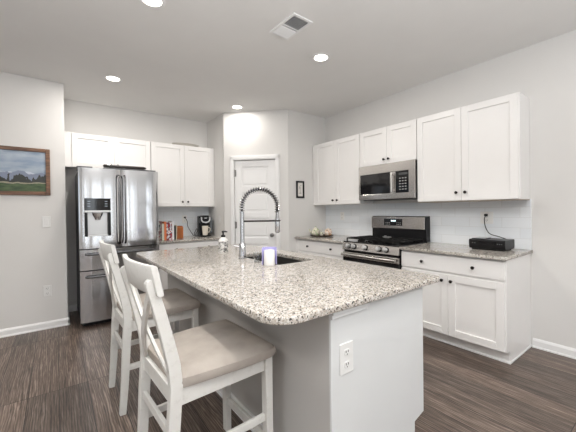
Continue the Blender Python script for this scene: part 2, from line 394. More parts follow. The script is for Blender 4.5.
def baseboard(name, x0, y0, x1, y1, nx, ny, h=.085, t=.014):
    """profile along a segment, thick side towards (nx,ny)"""
    L = math.hypot(x1 - x0, y1 - y0); ang = math.atan2(y1 - y0, x1 - x0)
    side = 1 if (-math.sin(ang) * nx + math.cos(ang) * ny) > 0 else -1
    prof = [(0, 0), (t * 1.0 + .008, 0), (t + .008, .012), (t, .018), (t, h - .02), (t * .55, h - .006), (t * .35, h), (0, h)]
    bm = nb(); prism(bm, [(side * a, b) for a, b in prof], 0, L, 'x')
    o = struct(name, bm, M['trim']); o.location = (x0, y0, 0); o.rotation_euler = (0, 0, ang); return o
baseboard('baseboard_left', XW, YL, XL + .014, YL, 0, -1)
baseboard('baseboard_right', XR, YF, XR, .945, -1, 0)
baseboard('baseboard_back', XL, YB, 1.09, YB, 0, -1)
baseboard('baseboard_alcove', XL, YL - .014, XL, YB, 1, 0)
q = math.sqrt(.5)
baseboard('baseboard_pantry', XP0, YP1, XP0 + (DO0 - .06) * q, YP1 - (DO0 - .06) * q, -q, -q)
baseboard('baseboard_corner', XP0 + (DO1 + .066) * q, YP1 - (DO1 + .066) * q, XP1, YP2, -q, -q)

# backsplash tile
bm = nb(); box(bm, XR - .012, XR, .957, YP2, .9145, 1.393); box(bm, XR - .014, XR, .950, .957, .9145, 1.393)
struct('backsplash_right', bm, M['tile_r'])
bm = nb(); box(bm, 1.10, XP0, YB - .012, YB, .9145, 1.393); struct('backsplash_back', bm, M['tile_b'])

# ---------------------------------------------------------------- cabinets
def shaker(bm, x0, x1, z0, z1, st=.064, t=.020, rec=.013):
    for a, b, c, e in ((x0, x0 + st, z0, z1), (x1 - st, x1, z0, z1), (x0 + st, x1 - st, z0, z0 + st), (x0 + st, x1 - st, z1 - st, z1)):
        box(bm, a, b, -t, -.0005, c, e, .0016, 1)
    box(bm, x0 + st - .004, x1 - st + .004, -t + rec, -.001, z0 + st - .004, z1 - st + .004)
    return bm
KNOB = [(0, 0), (.008, 0), (.0055, .006), (.006, .014), (.014, .019), (.0155, .025), (.012, .031), (0, .033)]
def knob(x, z, parent):
    bm = nb(); lathe(bm, KNOB, 16, T(x, -.020, z) @ RX(PI / 2)); return obj('knob', bm, M['bronze'], parent, True)
def cabinet(name, label, origin, rz, W_, D_, z0, z1, doors=(), drawers=(), toe=0, group=None, fill=()):
    """local frame: x left to right, front face y=0 facing -y"""
    c = thing(name, label, 'cabinet', (origin[0], origin[1], 0), rz, group)
    bm = nb(); box(bm, 0, W_, 0, D_, z0 + toe, z1, .0012, 1)
    for a, b in fill: box(bm, a, b, -.018, .001, z0 + toe, z1)
    obj('cabinet_box', bm, M['white'], c)
    if toe:
        bm = nb(); box(bm, 0, W_, .075, D_, z0, z0 + toe); obj('toe_kick', bm, M['white'], c)
    for (a, b, c0, c1, kx, kz) in doors:
        dd = obj('door', shaker(nb(), a, b, c0, c1), M['white'], c); knob(kx, kz, dd)
    for (a, b, c0, c1, ks) in drawers:
        bm = nb(); box(bm, a, b, -.020, -.0005, c0, c1, .003, 2); dd = obj('drawer', bm, M['white'], c)
        for kx in ks: knob(kx, (c0 + c1) / 2, dd)
    return c
RZ9 = -PI / 2
UX = 3.303; UD = XR - UX - .002; UT, UB = 2.347, 1.393
def upr(ya, yb_): return yb_ - ya
# right wall uppers (local x runs from large Y to small Y)
w = YP2 - .004 - 2.775; s = YP2 - .004 - 3.236
cabinet('wall_cabinet', 'white two-door wall cabinet left of the microwave, against the pantry wall', (UX, YP2 - .004), RZ9, w, UD, UB, UT,
        [(.05, s - .002, UB + .004, UT - .004, s - .045, UB + .065), (s + .002, w - .004, UB + .004, UT - .004, s + .042, UB + .065)], group='wall cabinets', fill=[(0, .048)])
w = 2.771 - 1.944; s = 2.771 - 2.345
cabinet('wall_cabinet', 'short white two-door cabinet directly above the microwave', (UX, 2.771), RZ9, w, UD, 1.880, UT,
        [(.004, s - .002, 1.884, UT - .004, s - .034, 1.940), (s + .002, w - .004, 1.884, UT - .004, s + .034, 1.940)], group='wall cabinets')
w = 1.940 - .960; s = 1.940 - 1.456
c = cabinet('wall_cabinet', 'large white two-door wall cabinet right of the microwave, above the black radio', (UX, 1.940), RZ9, w, UD, UB, UT,
        [(.004, s - .002, UB + .004, UT - .004, s - .045, UB + .085), (s + .002, w - .010, UB + .004, UT - .004, s + .042, UB + .085)], group='wall cabinets')
bm = nb(); box(bm, 0.002, w, .002, UD, UB - .008, UB - .0003); obj('underside_panel', bm, wood('underside', (.42, .36, .31), (.5, .43, .37)), c)
# back wall uppers
BY = 4.836; BD = YB - BY - .002
c = cabinet('wall_cabinet', 'white two-door cabinet directly above the refrigerator', (XL + .004, BY), 0, 1.108 - XL - .004, BD, 1.905, UT,
        [(.076, .538, 1.909, UT - .004, .50, 1.955), (.548, 1.006, 1.909, UT - .004, .585, 1.955)], group='wall cabinets', fill=[(0, .066)])
w = XP0 - .004 - 1.112; s = 1.595 - 1.112
cabinet('wall_cabinet', 'white two-door wall cabinet above the coffee maker and cookbooks', (1.112, BY), 0, w, BD, UB, UT,
        [(.004, s - .002, UB + .006, UT - .004, s - .042, UB + .075), (s + .002, w - .03, UB + .006, UT - .004, s + .042, UB + .075)], group='wall cabinets', fill=[(w - .028, w)])
# base cabinets
BX = 2.946; BDp = XR - BX - .002
w = 1.924 - .962; s = 1.924 - 1.428
c = cabinet('base_cabinet', 'white base cabinet right of the range with one wide drawer over two doors', (BX, 1.924), RZ9, w, BDp, 0, .883,
        [(.006, s - .002, .119, .692, s - .05, .635), (s + .002, w - .004, .119, .692, s + .035, .635)], [(.006, w - .004, .712, .868, (.245, .722))], .112, 'base cabinets')
bm = nb(); box(bm, w, w + .012, .072, BDp, 0, .0005 + .018, .004); box(bm, -.0, w + .012, .062, .075, 0, .018, .004); obj('shoe_moulding', bm, M['trim'], c)
bm = nb(); box(bm, w, w + .004, BDp - .03, BDp, .018, .883); box(bm, w, w + .006, -.0, BDp - .03, .113, .882); box(bm, w, w + .006, .075, BDp - .03, .018, .113); obj('end_panel', bm, M['white'], c)
w = YP2 - .004 - 2.746; s = w * .52
cabinet('base_cabinet', 'white base cabinet left of the range under the floral pot, with one wide drawer', (BX, YP2 - .004), RZ9, w, BDp, 0, .883,
        [(.05, s - .002, .125, .692, s - .045, .635), (s + .002, w - .006, .125, .692, s + .04, .635)], [(.05, w - .006, .712, .868, (.28, .76))], .112, 'base cabinets', fill=[(0, .046)])
w = XP0 - .004 - 1.10; s = w / 2
cabinet('base_cabinet', 'white base cabinet between the refrigerator and the pantry, under the coffee maker', (1.10, 4.49), 0, w, YB - 4.49 - .002, 0, .883,
        [(.006, s - .002, .119, .692, s - .045, .635), (s + .002, w - .03, .125, .692, s + .04, .635)], [(.006, w - .03, .712, .868, (.25, .72))], .112, 'base cabinets')

# ---------------------------------------------------------------- worktops
def slab(name, outline, z0, z1, holes=(), bev=.004):
    cu = bpy.data.curves.new(name, 'CURVE'); cu.dimensions = '2D'; cu.fill_mode = 'BOTH'
    cu.extrude = (z1 - z0) / 2 - bev; cu.bevel_depth = bev; cu.bevel_resolution = 2; cu.offset = -bev
    for pts in (outline,) + tuple(holes):
        sp = cu.splines.new('POLY'); sp.points.add(len(pts) - 1); sp.use_cyclic_u = True
        for p, q_ in zip(sp.points, pts): p.co = (*q_, 0, 1)
    tmp = bpy.data.objects.new(name + '_tmp', cu); COL.objects.link(tmp)
    dg = bpy.context.evaluated_depsgraph_get(); me = bpy.data.meshes.new_from_object(tmp.evaluated_get(dg))
    bpy.data.objects.remove(tmp); bpy.data.curves.remove(cu)
    me.transform(T(0, 0, (z0 + z1) / 2)); me.name = name
    me.materials.clear(); me.materials.append(M['granite'])
    o = bpy.data.objects.new(name, me); COL.objects.link(o); return o
IX0, IX1, IY0, IY1 = .622, 1.832, .922, 3.44
SK = (1.305, 1.662, 1.885, 2.56)
tag(slab('countertop', rrect(IX0, IX1, IY0, IY1, [.04, .1, .125, .055], 8), .884, .914, [rrect(*SK, .03, 4)[::-1]]),
    'large granite slab on top of the island, holding the sink and faucet', 'countertop', 'granite worktops')
CX0 = 2.898
tag(slab('countertop', [(CX0, .94), (XR - .002, .94), (XR - .002, 1.927), (CX0, 1.927)], .884, .914), 'short granite worktop right of the range, under the black radio', 'countertop', 'granite worktops')
tag(slab('countertop', [(CX0, 2.743), (XR - .002, 2.743), (XR - .002, YP2 - .003), (CX0, YP2 - .003)], .884, .914), 'granite worktop left of the range, under the floral ceramic pot', 'countertop', 'granite worktops')
tag(slab('countertop', [(1.075, 4.44), (XP0 - .003, 4.44), (XP0 - .003, YB - .003), (1.075, YB - .003)], .884, .914), 'granite worktop along the back wall beside the refrigerator, under cookbooks and coffee maker', 'countertop', 'granite worktops')

# ---------------------------------------------------------------- island
isl = thing('kitchen_island', 'kitchen island with grey knee wall and white end panel below the large granite slab', 'kitchen island', (0.93, .955, 0))
def wl(bm): bmesh.ops.translate(bm, vec=(-.93, -.955, 0), verts=bm.verts[:]); return bm
KX0, KX1, PX1, PY = .932, 1.165, 1.672, .955
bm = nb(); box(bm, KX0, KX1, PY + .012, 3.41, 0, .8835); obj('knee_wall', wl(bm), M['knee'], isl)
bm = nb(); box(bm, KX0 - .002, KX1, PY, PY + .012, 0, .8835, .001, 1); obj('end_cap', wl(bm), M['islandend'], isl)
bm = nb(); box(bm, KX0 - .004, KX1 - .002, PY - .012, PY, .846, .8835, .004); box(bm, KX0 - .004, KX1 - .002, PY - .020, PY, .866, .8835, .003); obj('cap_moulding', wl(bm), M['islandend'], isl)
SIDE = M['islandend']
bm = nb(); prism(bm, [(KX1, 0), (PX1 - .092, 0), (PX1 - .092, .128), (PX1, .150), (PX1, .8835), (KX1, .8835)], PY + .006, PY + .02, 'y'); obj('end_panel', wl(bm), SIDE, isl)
bm = nb(); box(bm, KX1, PX1 - .004, PY + .02, 3.41, .14, .70); box(bm, KX1, PX1 - .08, PY + .02, 3.41, 0, .14)
box(bm, PX1 - .03, PX1 - .004, PY + .02, 1.86, .70, .8835); box(bm, PX1 - .03, PX1 - .004, 2.58, 3.41, .70, .8835); box(bm, KX1, KX1 + .02, PY + .02, 3.41, .70, .8835); obj('cabinet_box', wl(bm), M['white'], isl)
for k in range(5):
    ya = PY + .02 + k * .485; t = shaker(nb(), 0, .478, .165, .865); bmesh.ops.transform(t, matrix=T(PX1 - .004, ya + .002, 0) @ RZ(PI / 2), verts=t.verts[:]); dd = obj('door', wl(t), M['white'], isl)
bm = nb(); box(bm, KX0 - .014, KX0, PY, 3.41, 0, .085, .004); box(bm, KX0 - .022, KX0 - .012, PY, 3.41, 0, .018, .003); obj('baseboard_moulding', wl(bm), M['trim'], isl)

# sink bowl hung below the slab
sk = thing('kitchen_sink', 'dark undermount sink bowl set into the island slab behind the white jar', 'sink', (1.4835, 2.22, .7005))
bm = nb(); hx, hy = .187, .352
A = rrect(-hx, hx, -hy, hy, .03, 4); B = rrect(-hx + .012, hx - .012, -hy + .012, hy - .012, .05, 4)
ra = [bm.verts.new((x, y, .183)) for x, y in A]; rb = [bm.verts.new((x * .93, y * .955, .183)) for x, y in A]
rc = [bm.verts.new((x * .92, y * .95, .03)) for x, y in A]; rd = [bm.verts.new((x * .85, y * .9, .006)) for x, y in A]; re = [bm.verts.new((x, y, 0)) for x, y in A]
n = len(A)
for a, b in ((re, ra), (ra, rb), (rb, rc), (rc, rd)):
    for k in range(n): bm.faces.new((a[k], a[(k + 1) % n], b[(k + 1) % n], b[k]))
bm.faces.new(rd); bm.faces.new(re[::-1])
obj('bowl', bm, mat('dark_composite_sink', (.022, .02, .018), .55, 0), sk, True)
bm = nb(); lathe(bm, [(0, .008), (.02, .008), (.04, .010), (.045, .007), (.045, .003)], 20); obj('drain', bm, M['chrome'], sk, True)

# ---------------------------------------------------------------- range
def lx(frac, W_): return frac * W_
rg = thing('gas_range', 'stainless steel gas range with black cooktop between the two white base cabinets', 'range', (2.93, 2.740, 0), RZ9)
RW = 2.740 - 1.930; RD = XR - .016 - 2.93
bm = nb(); box(bm, 0, RW, 0, RD, .03, .905); obj('body', bm, M['black'], rg)
bm = nb(); box(bm, 0, RW, -.02, RD - .07, .905, .922, .004); obj('cooktop', bm, M['blackgloss'], rg)
bm = nb(); prism(bm, [(-.045, .818), (-.018, .910), (.0, .910), (.0, .818)], .002, RW - .002, 'x', .003); cp = obj('control_panel', bm, M['steelh'], rg)
tilt = math.atan2(.03, .113)
for fx in (.13, .235, .45, .69, .805):
    mx_ = T(fx * RW, -.0325, .864) @ RX(PI / 2 - tilt)
    bm = nb(); lathe(bm, [(0, .009), (.024, .009), (.023, .040), (.019, .045), (0, .045)], 22, mx_); box(bm, -.005, .005, -.022, .022, .040, .053, .002, 2, mx_); kb = obj('knob', bm, M['silver'], cp, True)
    obj('bezel', lathe(nb(), [(0, .0005), (.032, .0005), (.032, .007), (.026, .0095), (0, .0095)], 22, mx_), M['black'], cp, True)
od = nb(); box(od, .004, RW - .004, -.035, -.001, .722, .788, .006); od = obj('oven_door', od, M['steelh'], rg)
bm = nb(); box(bm, .004, RW - .004, -.034, -.001, .20, .721, .004); obj('oven_window', bm, M['blackgloss'], od)
bm = nb(); tube(bm, [(.02, -.075, .762), (RW - .02, -.075, .762)], .017, 12)
for x in (.05, RW - .05): box(bm, x - .014, x + .014, -.07, -.034, .750, .774, .003)
obj('handle', bm, M['steelh'], od, True)
bm = nb(); box(bm, .004, RW - .004, -.033, -.001, .05, .192, .004); obj('drawer', bm, M['steelh'], rg)
# back guard
gy = RD - .09
bm = nb(); prism(bm, [(gy, .922), (gy, 1.06), (gy - .012, 1.068), (gy - .012, 1.205), (gy + .012, 1.225), (RD, 1.225), (RD, .922)], .026, RW - .006, 'x', .003); bgd = obj('backguard', bm, M['black'], rg)
bm = nb(); box(bm, .032, RW - .012, gy - .022, gy - .0118, 1.066, 1.216, .004); bs = obj('backguard_panel', bm, M['steelh'], bgd)
bm = nb(); box(bm, .29 * RW, .62 * RW, gy - .025, gy - .0215, 1.105, 1.192, .002); dsp = obj('display', bm, M['blackgloss'], bs)
for x in (.425, .455, .485): obj('clock_digit', box(nb(), x * RW, x * RW + .016, gy - .0262, gy - .0249, 1.158, 1.176), M['digit'], bgd)
for x in (.33, .36, .39, .53, .56, .59):
    for z in (1.12, 1.14): obj('button', box(nb(), x * RW - .006, x * RW + .006, gy - .0258, gy - .0249, z, z + .005), M['silver'], bgd)
# burners and grates
for (bx_, by_, r) in ((.19, .15, .05), (.19, .40, .042), (.5, .28, .055), (.81, .15, .045), (.81, .40, .05)):
    bm = nb(); lathe(bm, [(0, .922), (r, .922), (r, .930), (r * .75, .932), (r * .72, .940), (0, .942)], 20, T(bx_ * RW, by_, 0)); obj('burner', bm, M['blackmatte'], rg, True)
for k in range(3):
    a, b = .02 + k * .32 * RW / 1.0, 0
    x0 = .015 + k * (RW - .03) / 3; x1 = x0 + (RW - .03) / 3 - .006
    bm = nb(); y0, y1 = .025, .495; zt = .962
    for x in (x0, (x0 + x1) / 2 - .006, x1 - .012): box(bm, x, x + .012, y0, y1, zt - .013, zt, .002, 1)
    for y in (y0, y0 + .115, y0 + .23, y0 + .345, y1 - .012): box(bm, x0, x1, y, y + .012, zt - .014, zt - .001, .002, 1)
    for x in (x0, x1 - .012):
        for y in (y0, y1 - .012): box(bm, x, x + .012, y, y + .012, .922, zt - .01)
    obj('grate', bm, M['blackmatte'], rg)
# spoon rest
sr = thing('spoon_rest', 'pale grey spoon rest lying on the black range grates', 'spoon rest', (3.21, 2.30, .962), .75)
bm = nb(); lathe(bm, [(0, .003), (.035, .002), (.062, .010), (.066, .016), (.062, .0165), (.035, .007), (0, .006)], 24, None, 1.25, .8); obj('dish', bm, M['silver'], sr, True)
bm = nb(); prism(bm, ribbon([(.07, .008), (.12, .016), (.19, .013)], .006), -.014, .014, 'y', .002); obj('handle', bm, M['silver'], sr, True)

# ---------------------------------------------------------------- microwave
mw = thing('microwave', 'stainless steel over-the-range microwave with black glass, hung below the short cabinet', 'microwave', (3.285, 2.768, 1.440), RZ9)
MWW = 2.768 - 1.948; MH = 1.8795 - 1.440; MDp = XR - .014 - 3.285
bm = nb(); box(bm, .001, MWW - .001, 0, MDp, 0, MH - .0005, .003); obj('body', bm, M['black'], mw)
f0, f1 = -.034, -.001
bm = nb()     # stainless face as a frame with real openings
wx0, wx1, cx0, cx1, wz0, wz1 = .035, .595, .690, .905, .16, .745
Z = lambda v: v * MH
X = lambda v: v * MWW
box(bm, 0, MWW, f0, f1, Z(wz1), MH, .004); box(bm, 0, MWW, f0, f1, 0, Z(wz0), .004); box(bm, 0, X(wx0), f0, f1, Z(wz0) - .004, Z(wz1) + .004)
box(bm, X(wx1), X(cx0), f0 + .004, f1, Z(wz0), Z(wz1)); box(bm, X(cx1), MWW, f0, f1, Z(wz0) - .004, Z(wz1) + .004)
obj('front_frame', bm, M['steelh'], mw)
bm = nb(); box(bm, X(wx0), X(wx1), f0 + .004, f1, Z(wz0), Z(wz1)); obj('door_window', bm, M['blackgloss'], mw)
bm = nb(); box(bm, X(cx0), X(cx1), f0 + .003, f1, Z(wz0), Z(wz1)); kp = obj('control_panel', bm, M['blackgloss'], mw)
for i in range(3):
    for j in range(5): obj('button', box(nb(), X(.752 + i * .045), X(.752 + i * .045) + .02, f0 + .0016, f0 + .0035, Z(.24 + j * .075), Z(.24 + j * .075) + .010), M['silver'], kp)
bm = nb(); box(bm, X(.745), X(.885), f0 + .0018, f0 + .0035, Z(.64), Z(.70)); obj('display', bm, M['grey'], kp)
bm = nb(); tube(bm, [(X(.645), f0 - .028, Z(.20)), (X(.645), f0 - .032, Z(.3)), (X(.645), f0 - .032, Z(.62)), (X(.645), f0 - .028, Z(.71))], .014, 12)
for z in (.24, .67): box(bm, X(.645) - .009, X(.645) + .009, f0 - .028, f0 + .006, Z(z) - .012, Z(z) + .012, .002)
obj('handle', bm, M['steelh'], mw, True)
bm = nb(); box(bm, .05, MWW - .05, .0, MDp - .03, -.010, -.0002, .003); obj('vent_grille', bm, M['grey'], mw)

# ---------------------------------------------------------------- refrigerator
fr = thing('refrigerator', 'stainless steel french-door refrigerator with ice dispenser in its alcove', 'refrigerator', (.206, 4.217, 0), 0)
FW = .851; FD = 5.06 - 4.217
bm = nb(); box(bm, .004, FW - .004, .085, FD, .03, 1.81, .006); obj('body', bm, M['grey'], fr)
bm = nb(); box(bm, .03, FW - .03, .10, FD - .05, 0, .03); obj('base_grille', bm, M['black'], fr)
def fdoor(x0, x1, z0, z1, bulge=.016, hole=None):
    """slightly domed door front; with hole=(a,b,c,e) leaves an opening"""
    bm = nb(); n = 14
    xs = sorted(set([x0 + (x1 - x0) * i / n for i in range(n + 1)] + (list(hole[:2]) if hole else [])))
    zs = sorted(set([z0, z1] + (list(hole[2:]) if hole else [])))
    fy = lambda x: -bulge * (1 - ((x - (x0 + x1) / 2) / ((x1 - x0) / 2)) ** 4) * .6 + (.010 * max(0, (abs(x - (x0 + x1) / 2) / ((x1 - x0) / 2) - .93) / .07) ** 2)
    v = {(i, k, s): bm.verts.new((x, fy(x) + .012 if s == 0 else .078, z)) for i, x in enumerate(xs) for k, z in enumerate(zs) for s in (0, 1)}
    inh = lambda i, k: hole and hole[0] - 1e-6 <= xs[i] and xs[i + 1] <= hole[1] + 1e-6 and hole[2] - 1e-6 <= zs[k] and zs[k + 1] <= hole[3] + 1e-6
    for i in range(len(xs) - 1):
        for k in range(len(zs) - 1):
            if inh(i, k): continue
            for s in (0, 1): bm.faces.new((v[i, k, s], v[i + 1, k, s], v[i + 1, k + 1, s], v[i, k + 1, s]))
    def quad(a, b): bm.faces.new((v[a + (0,)], v[b + (0,)], v[b + (1,)], v[a + (1,)]))
    E = {}
    for i in range(len(xs) - 1):
        for k in range(len(zs) - 1):
            if inh(i, k): continue
            for a, b in (((i, k), (i + 1, k)), ((i + 1, k), (i + 1, k + 1)), ((i, k + 1), (i + 1, k + 1)), ((i, k), (i, k + 1))): E[(a, b)] = E.get((a, b), 0) + 1
    for (a, b), c_ in E.items():
        if c_ == 1: quad(a, b)
    return bm
DX0, DX1, DZ0, DZ1 = .052, .312, 1.045, 1.485
split = .427
ld = obj('left_door', fdoor(0, split - .003, .905, 1.834, hole=(DX0, DX1, DZ0, DZ1)), M['steel'], fr, True)
rd_ = obj('right_door', fdoor(split + .003, FW, .905, 1.834), M['steel'], fr, True)
md = obj('drawer', fdoor(0, FW, .658, .893), M['steel'], fr, True)
bd = obj('drawer', fdoor(0, FW, .062, .646), M['steel'], fr, True)
# dispenser
bm = nb(); box(bm, DX0 + .001, DX1 - .001, .004, .02, DZ0 + .30, DZ1 - .001); dp = obj('dispenser_panel', bm, M['blackgloss'], ld)
for x in (DX0 + .03, DX1 - .06):
    for z in (.345, .372, .40): obj('panel_icon', box(nb(), x, x + .028, .0026, .0042, DZ0 + z, DZ0 + z + .008), M['icon'], dp)
bm = nb()
box(bm, DX0 + .001, DX1 - .001, .066, .070, DZ0, DZ0 + .30)                                # recess back
box(bm, DX0 + .001, DX0 + .03, .006, .066, DZ0, DZ0 + .30); box(bm, DX1 - .03, DX1 - .001, .006, .066, DZ0, DZ0 + .30)
obj('dispenser_recess', bm, M['black'], ld)
bm = nb(); box(bm, DX0 + .001, DX1 - .001, .001, .018, DZ0 + .277, DZ0 + .299, .002); box(bm, DX0 + .03, DX1 - .03, .050, .0655, DZ0 + .02, DZ0 + .275); box(bm, DX0 + .03, DX1 - .03, .004, .05, DZ0 + .001, DZ0 + .018, .002); obj('dispenser_tray', bm, M['silver'], ld)
bm = nb(); lathe(bm, [(.055, .276), (.05, .245), (.032, .215), (.026, .19), (0, .19)], 16, T((DX0 + DX1) / 2, .04, DZ0) @ Matrix.Diagonal((1, .45, 1, 1))); obj('dispenser_nozzle', bm, M['chrome'], ld, True)
def vhandle(x, parent, z0=.945, z1=1.765):
    bm = nb(); prism(bm, ribbon([(-.010, z0), (-.045, z0 + .03), (-.058, z0 + .12), (-.058, z1 - .12), (-.045, z1 - .03), (-.010, z1)], .016), x - .010, x + .010, 'x', .004)
    obj('handle', bm, mat('polished_grey_handle', (.16, .16, .165), .2, 1.0), parent, True)
vhandle(split - .030, ld); vhandle(split + .032, rd_)
def hhandle(z, parent):
    bm = nb(); prism(bm, ribbon([(.055, .004), (.07, -.036), (.11, -.048), (FW - .11, -.048), (FW - .07, -.036), (FW - .055, .004)], .016), z - .012, z + .012, 'z', .004)
    obj('handle', bm, mat('polished_grey_handle', (.16, .16, .165), .2, 1.0), parent, True)
hhandle(.842, md); hhandle(.583, bd)
# thin dark tube on top of it
rod = thing('dark_tube', 'slim black tube lying across the top front of the refrigerator', 'tube', (.70, 4.345, 1.8605))
bm = nb(); tube(bm, [(-.24, 0, .0225), (-.225, 0, .0225), (.215, 0, .0225), (.24, 0, .0225)], [.008, .019, .019, .010], 14); obj('tube_body', bm, mat('dark_brown_plastic', (.02, .015, .013), .4), rod, True)
bm = nb(); lathe(bm, [(0, 0), (.011, .002), (.012, .03), (.008, .034)], 12, T(-.2, -.021, .036) @ RY(PI / 2)); obj('pale_tip', bm, M['silver'], rod, True)
bm = nb(); box(bm, .20, .35, 4.32, 4.42, 1.8102, 1.860); box(bm, .9, 1.05, 4.32, 4.42, 1.8102, 1.860); box(bm, .46, .94, 4.32, 4.37, 1.8102, 1.860)
bmesh.ops.translate(bm, vec=(-.206, -4.217, 0), verts=bm.verts[:]); obj('hinge_cover', bm, M['grey'], fr)

# ---------------------------------------------------------------- bar stools
def stool(label, loc, rz, src=None):
    if src:
        r = xcopy(src); r.location = loc; r.rotation_euler = (0, 0, rz); r['label'] = label; return r
    s = thing('bar_stool', label, 'bar stool', loc, rz, 'bar stools at the island')
    P_ = M['stool']; hw = .205; t = .036
    path = [(-.230, 0), (-.214, .2), (-.202, .44), (-.190, .61), (-.198, .70), (-.224, .82), (-.254, .94), (-.281, 1.038)]
    for sgn in (-1, 1):
        out = ribbon(path, [.038, .043, .048, .050, .049, .046, .043, .040])
        # rounded head
        n = len(path); head = Vector(path[-1]); dirv = (Vector(path[-1]) - Vector(path[-2])).normalized(); nv = Vector((-dirv.y, dirv.x))
        cap = [tuple(head + nv * .020 * math.cos(a) + dirv * .020 * math.sin(a)) for a in [PI * i / 6 for i in range(1, 6)]]
        out = out[:n] + cap + out[n:]
        bm = nb(); prism(bm, out, sgn * hw - t / 2, sgn * hw + t / 2, 'y', .003); obj('back_post', bm, P_, s)
        bm = nb(); prism(bm, [(.238, .6), (.280, .6), (.278, 0), (.244, 0)], sgn * (hw + .006) - .021, sgn * (hw + .006) + .021, 'y', .003); obj('front_leg', bm, P_, s)
    # aprons and stretchers
    bm = nb()
    for sgn in (-1, 1): box(bm, -.19, .26, sgn * hw - .011, sgn * hw + .011, .528, .598, .002)
    box(bm, .248, .272, -hw, hw, .528, .598, .002); box(bm, -.205, -.182, -hw, hw, .528, .598, .002); obj('seat_frame', bm, P_, s)
    for sgn in (-1, 1):
        bm = nb(); box(bm, -.208, .262, sgn * hw - .009, sgn * hw + .009, .275, .312, .003); obj('side_stretcher', bm, P_, s)
    bm = nb(); box(bm, .250, .270, -hw, hw, .165, .205, .003); obj('front_stretcher', bm, P_, s)
    bm = nb(); box(bm, -.214, -.196, -hw, hw, .385, .425, .003); obj('back_stretcher', bm, P_, s)
    # curved top rail on the front of the posts
    def bend(y): return -.030 * (1 - (y / .25) ** 2)
    bm = nb(); n = 12; hwr = .238; v = []
    for i in range(n + 1):
        y = -hwr + 2 * hwr * i / n; sec = []
        for k, z in enumerate((.992, .997, 1.105, 1.112)):
            lean = -.250 - (z - 1.0) * .20 + .012; ins = .004 if k in (0, 3) else 0
            sec.append((lean + bend(y) - ins, y, z))
        fr_ = [(x, y_, z) for x, y_, z in sec]; bk = [(x - .024 + (.008 if k in (0, 3) else 0), y_, z) for k, (x, y_, z) in enumerate(sec)]
        v.append([bm.verts.new(p) for p in fr_ + bk[::-1]])
    for a, b in zip(v, v[1:]):
        for k in range(8): bm.faces.new((a[k], a[(k + 1) % 8], b[(k + 1) % 8], b[k]))
    bm.faces.new(v[0]); bm.faces.new(v[-1]); obj('top_rail', bm, P_, s, True)
    # crossed back slats
    for sgn in (-1, 1):
        bm = nb(); N_ = 10; prev = None; rings = []
        for i in range(N_ + 1):
            u = i / N_; z = .60 + .405 * u; y = sgn * (-hw + .012 + (2 * hw - .024) * u)
            x = -.197 - .078 * u ** 1.2 - .016 * math.sin(PI * u) + (.006 if sgn > 0 else -.006)
            rings.append([bm.verts.new((x + dx, y + dy * 1.0, z)) for dx, dy in ((-.006, -.022), (.006, -.022), (.006, .022), (-.006, .022))])
        for a, b in zip(rings, rings[1:]):
            for k in range(4): bm.faces.new((a[k], a[(k + 1) % 4], b[(k + 1) % 4], b[k]))
        bm.faces.new(rings[0]); bm.faces.new(rings[-1]); obj('cross_slat', bm, P_, s)
    # upholstered seat
    bm = nb(); NX, NY = 16, 18
    fp = lambda a, b: (-.190 + .49 * a, (b - .5) * (.45 + .055 * min(1, a * 1.6)))
    g = {}
    def hgt(a, b):
        e = min(a, 1 - a) * .45; f_ = min(b, 1 - b) * .48; m_ = min(e, f_)
        return .640 + .026 * (1 - max(0, 1 - m_ / .05) ** 2.2) + .012 * math.sin(PI * a) * math.sin(PI * b)
    corner = lambda a, b: 1
    for i in range(NX + 1):
        for j in range(NY + 1):
            a, b = i / NX, j / NY
            x, y = fp(a, b)
            # round the plan corners
            ca, cb = abs(a - .5) * 2, abs(b - .5) * 2
            k = max(0, (ca ** 8 * cb ** 8)) * .04
            x = x * (1 - k) ; y = y * (1 - k)
            g[i, j] = bm.verts.new((x, y, hgt(a, b)))
    for i in range(NX):
        for j in range(NY): bm.faces.new((g[i, j], g[i + 1, j], g[i + 1, j + 1], g[i, j + 1]))
    rim = [g[i, 0] for i in range(NX + 1)] + [g[NX, j] for j in range(1, NY + 1)] + [g[i, NY] for i in range(NX - 1, -1, -1)] + [g[0, j] for j in range(NY - 1, 0, -1)]
    r1 = [bm.verts.new((p.co.x * 1.012 , p.co.y * 1.012, .622)) for p in rim]; r2 = [bm.verts.new((p.co.x * .985, p.co.y * .985, .599)) for p in rim]; n = len(rim)
    for A_, B_ in ((rim, r1), (r1, r2)):
        for k in range(n): bm.faces.new((A_[k], A_[(k + 1) % n], B_[(k + 1) % n], B_[k]))
    bm.faces.new(r2); obj('seat_cushion', bm, M['fabric'], s, True)
    return s
st_a = stool('white cross-back bar stool nearest the rounded island corner, in the foreground', (.555, 1.50, 0), math.radians(3))
st_b = stool('second white cross-back bar stool, standing nearer the refrigerator', (.552, 2.49, 0), math.radians(1.5), st_a)

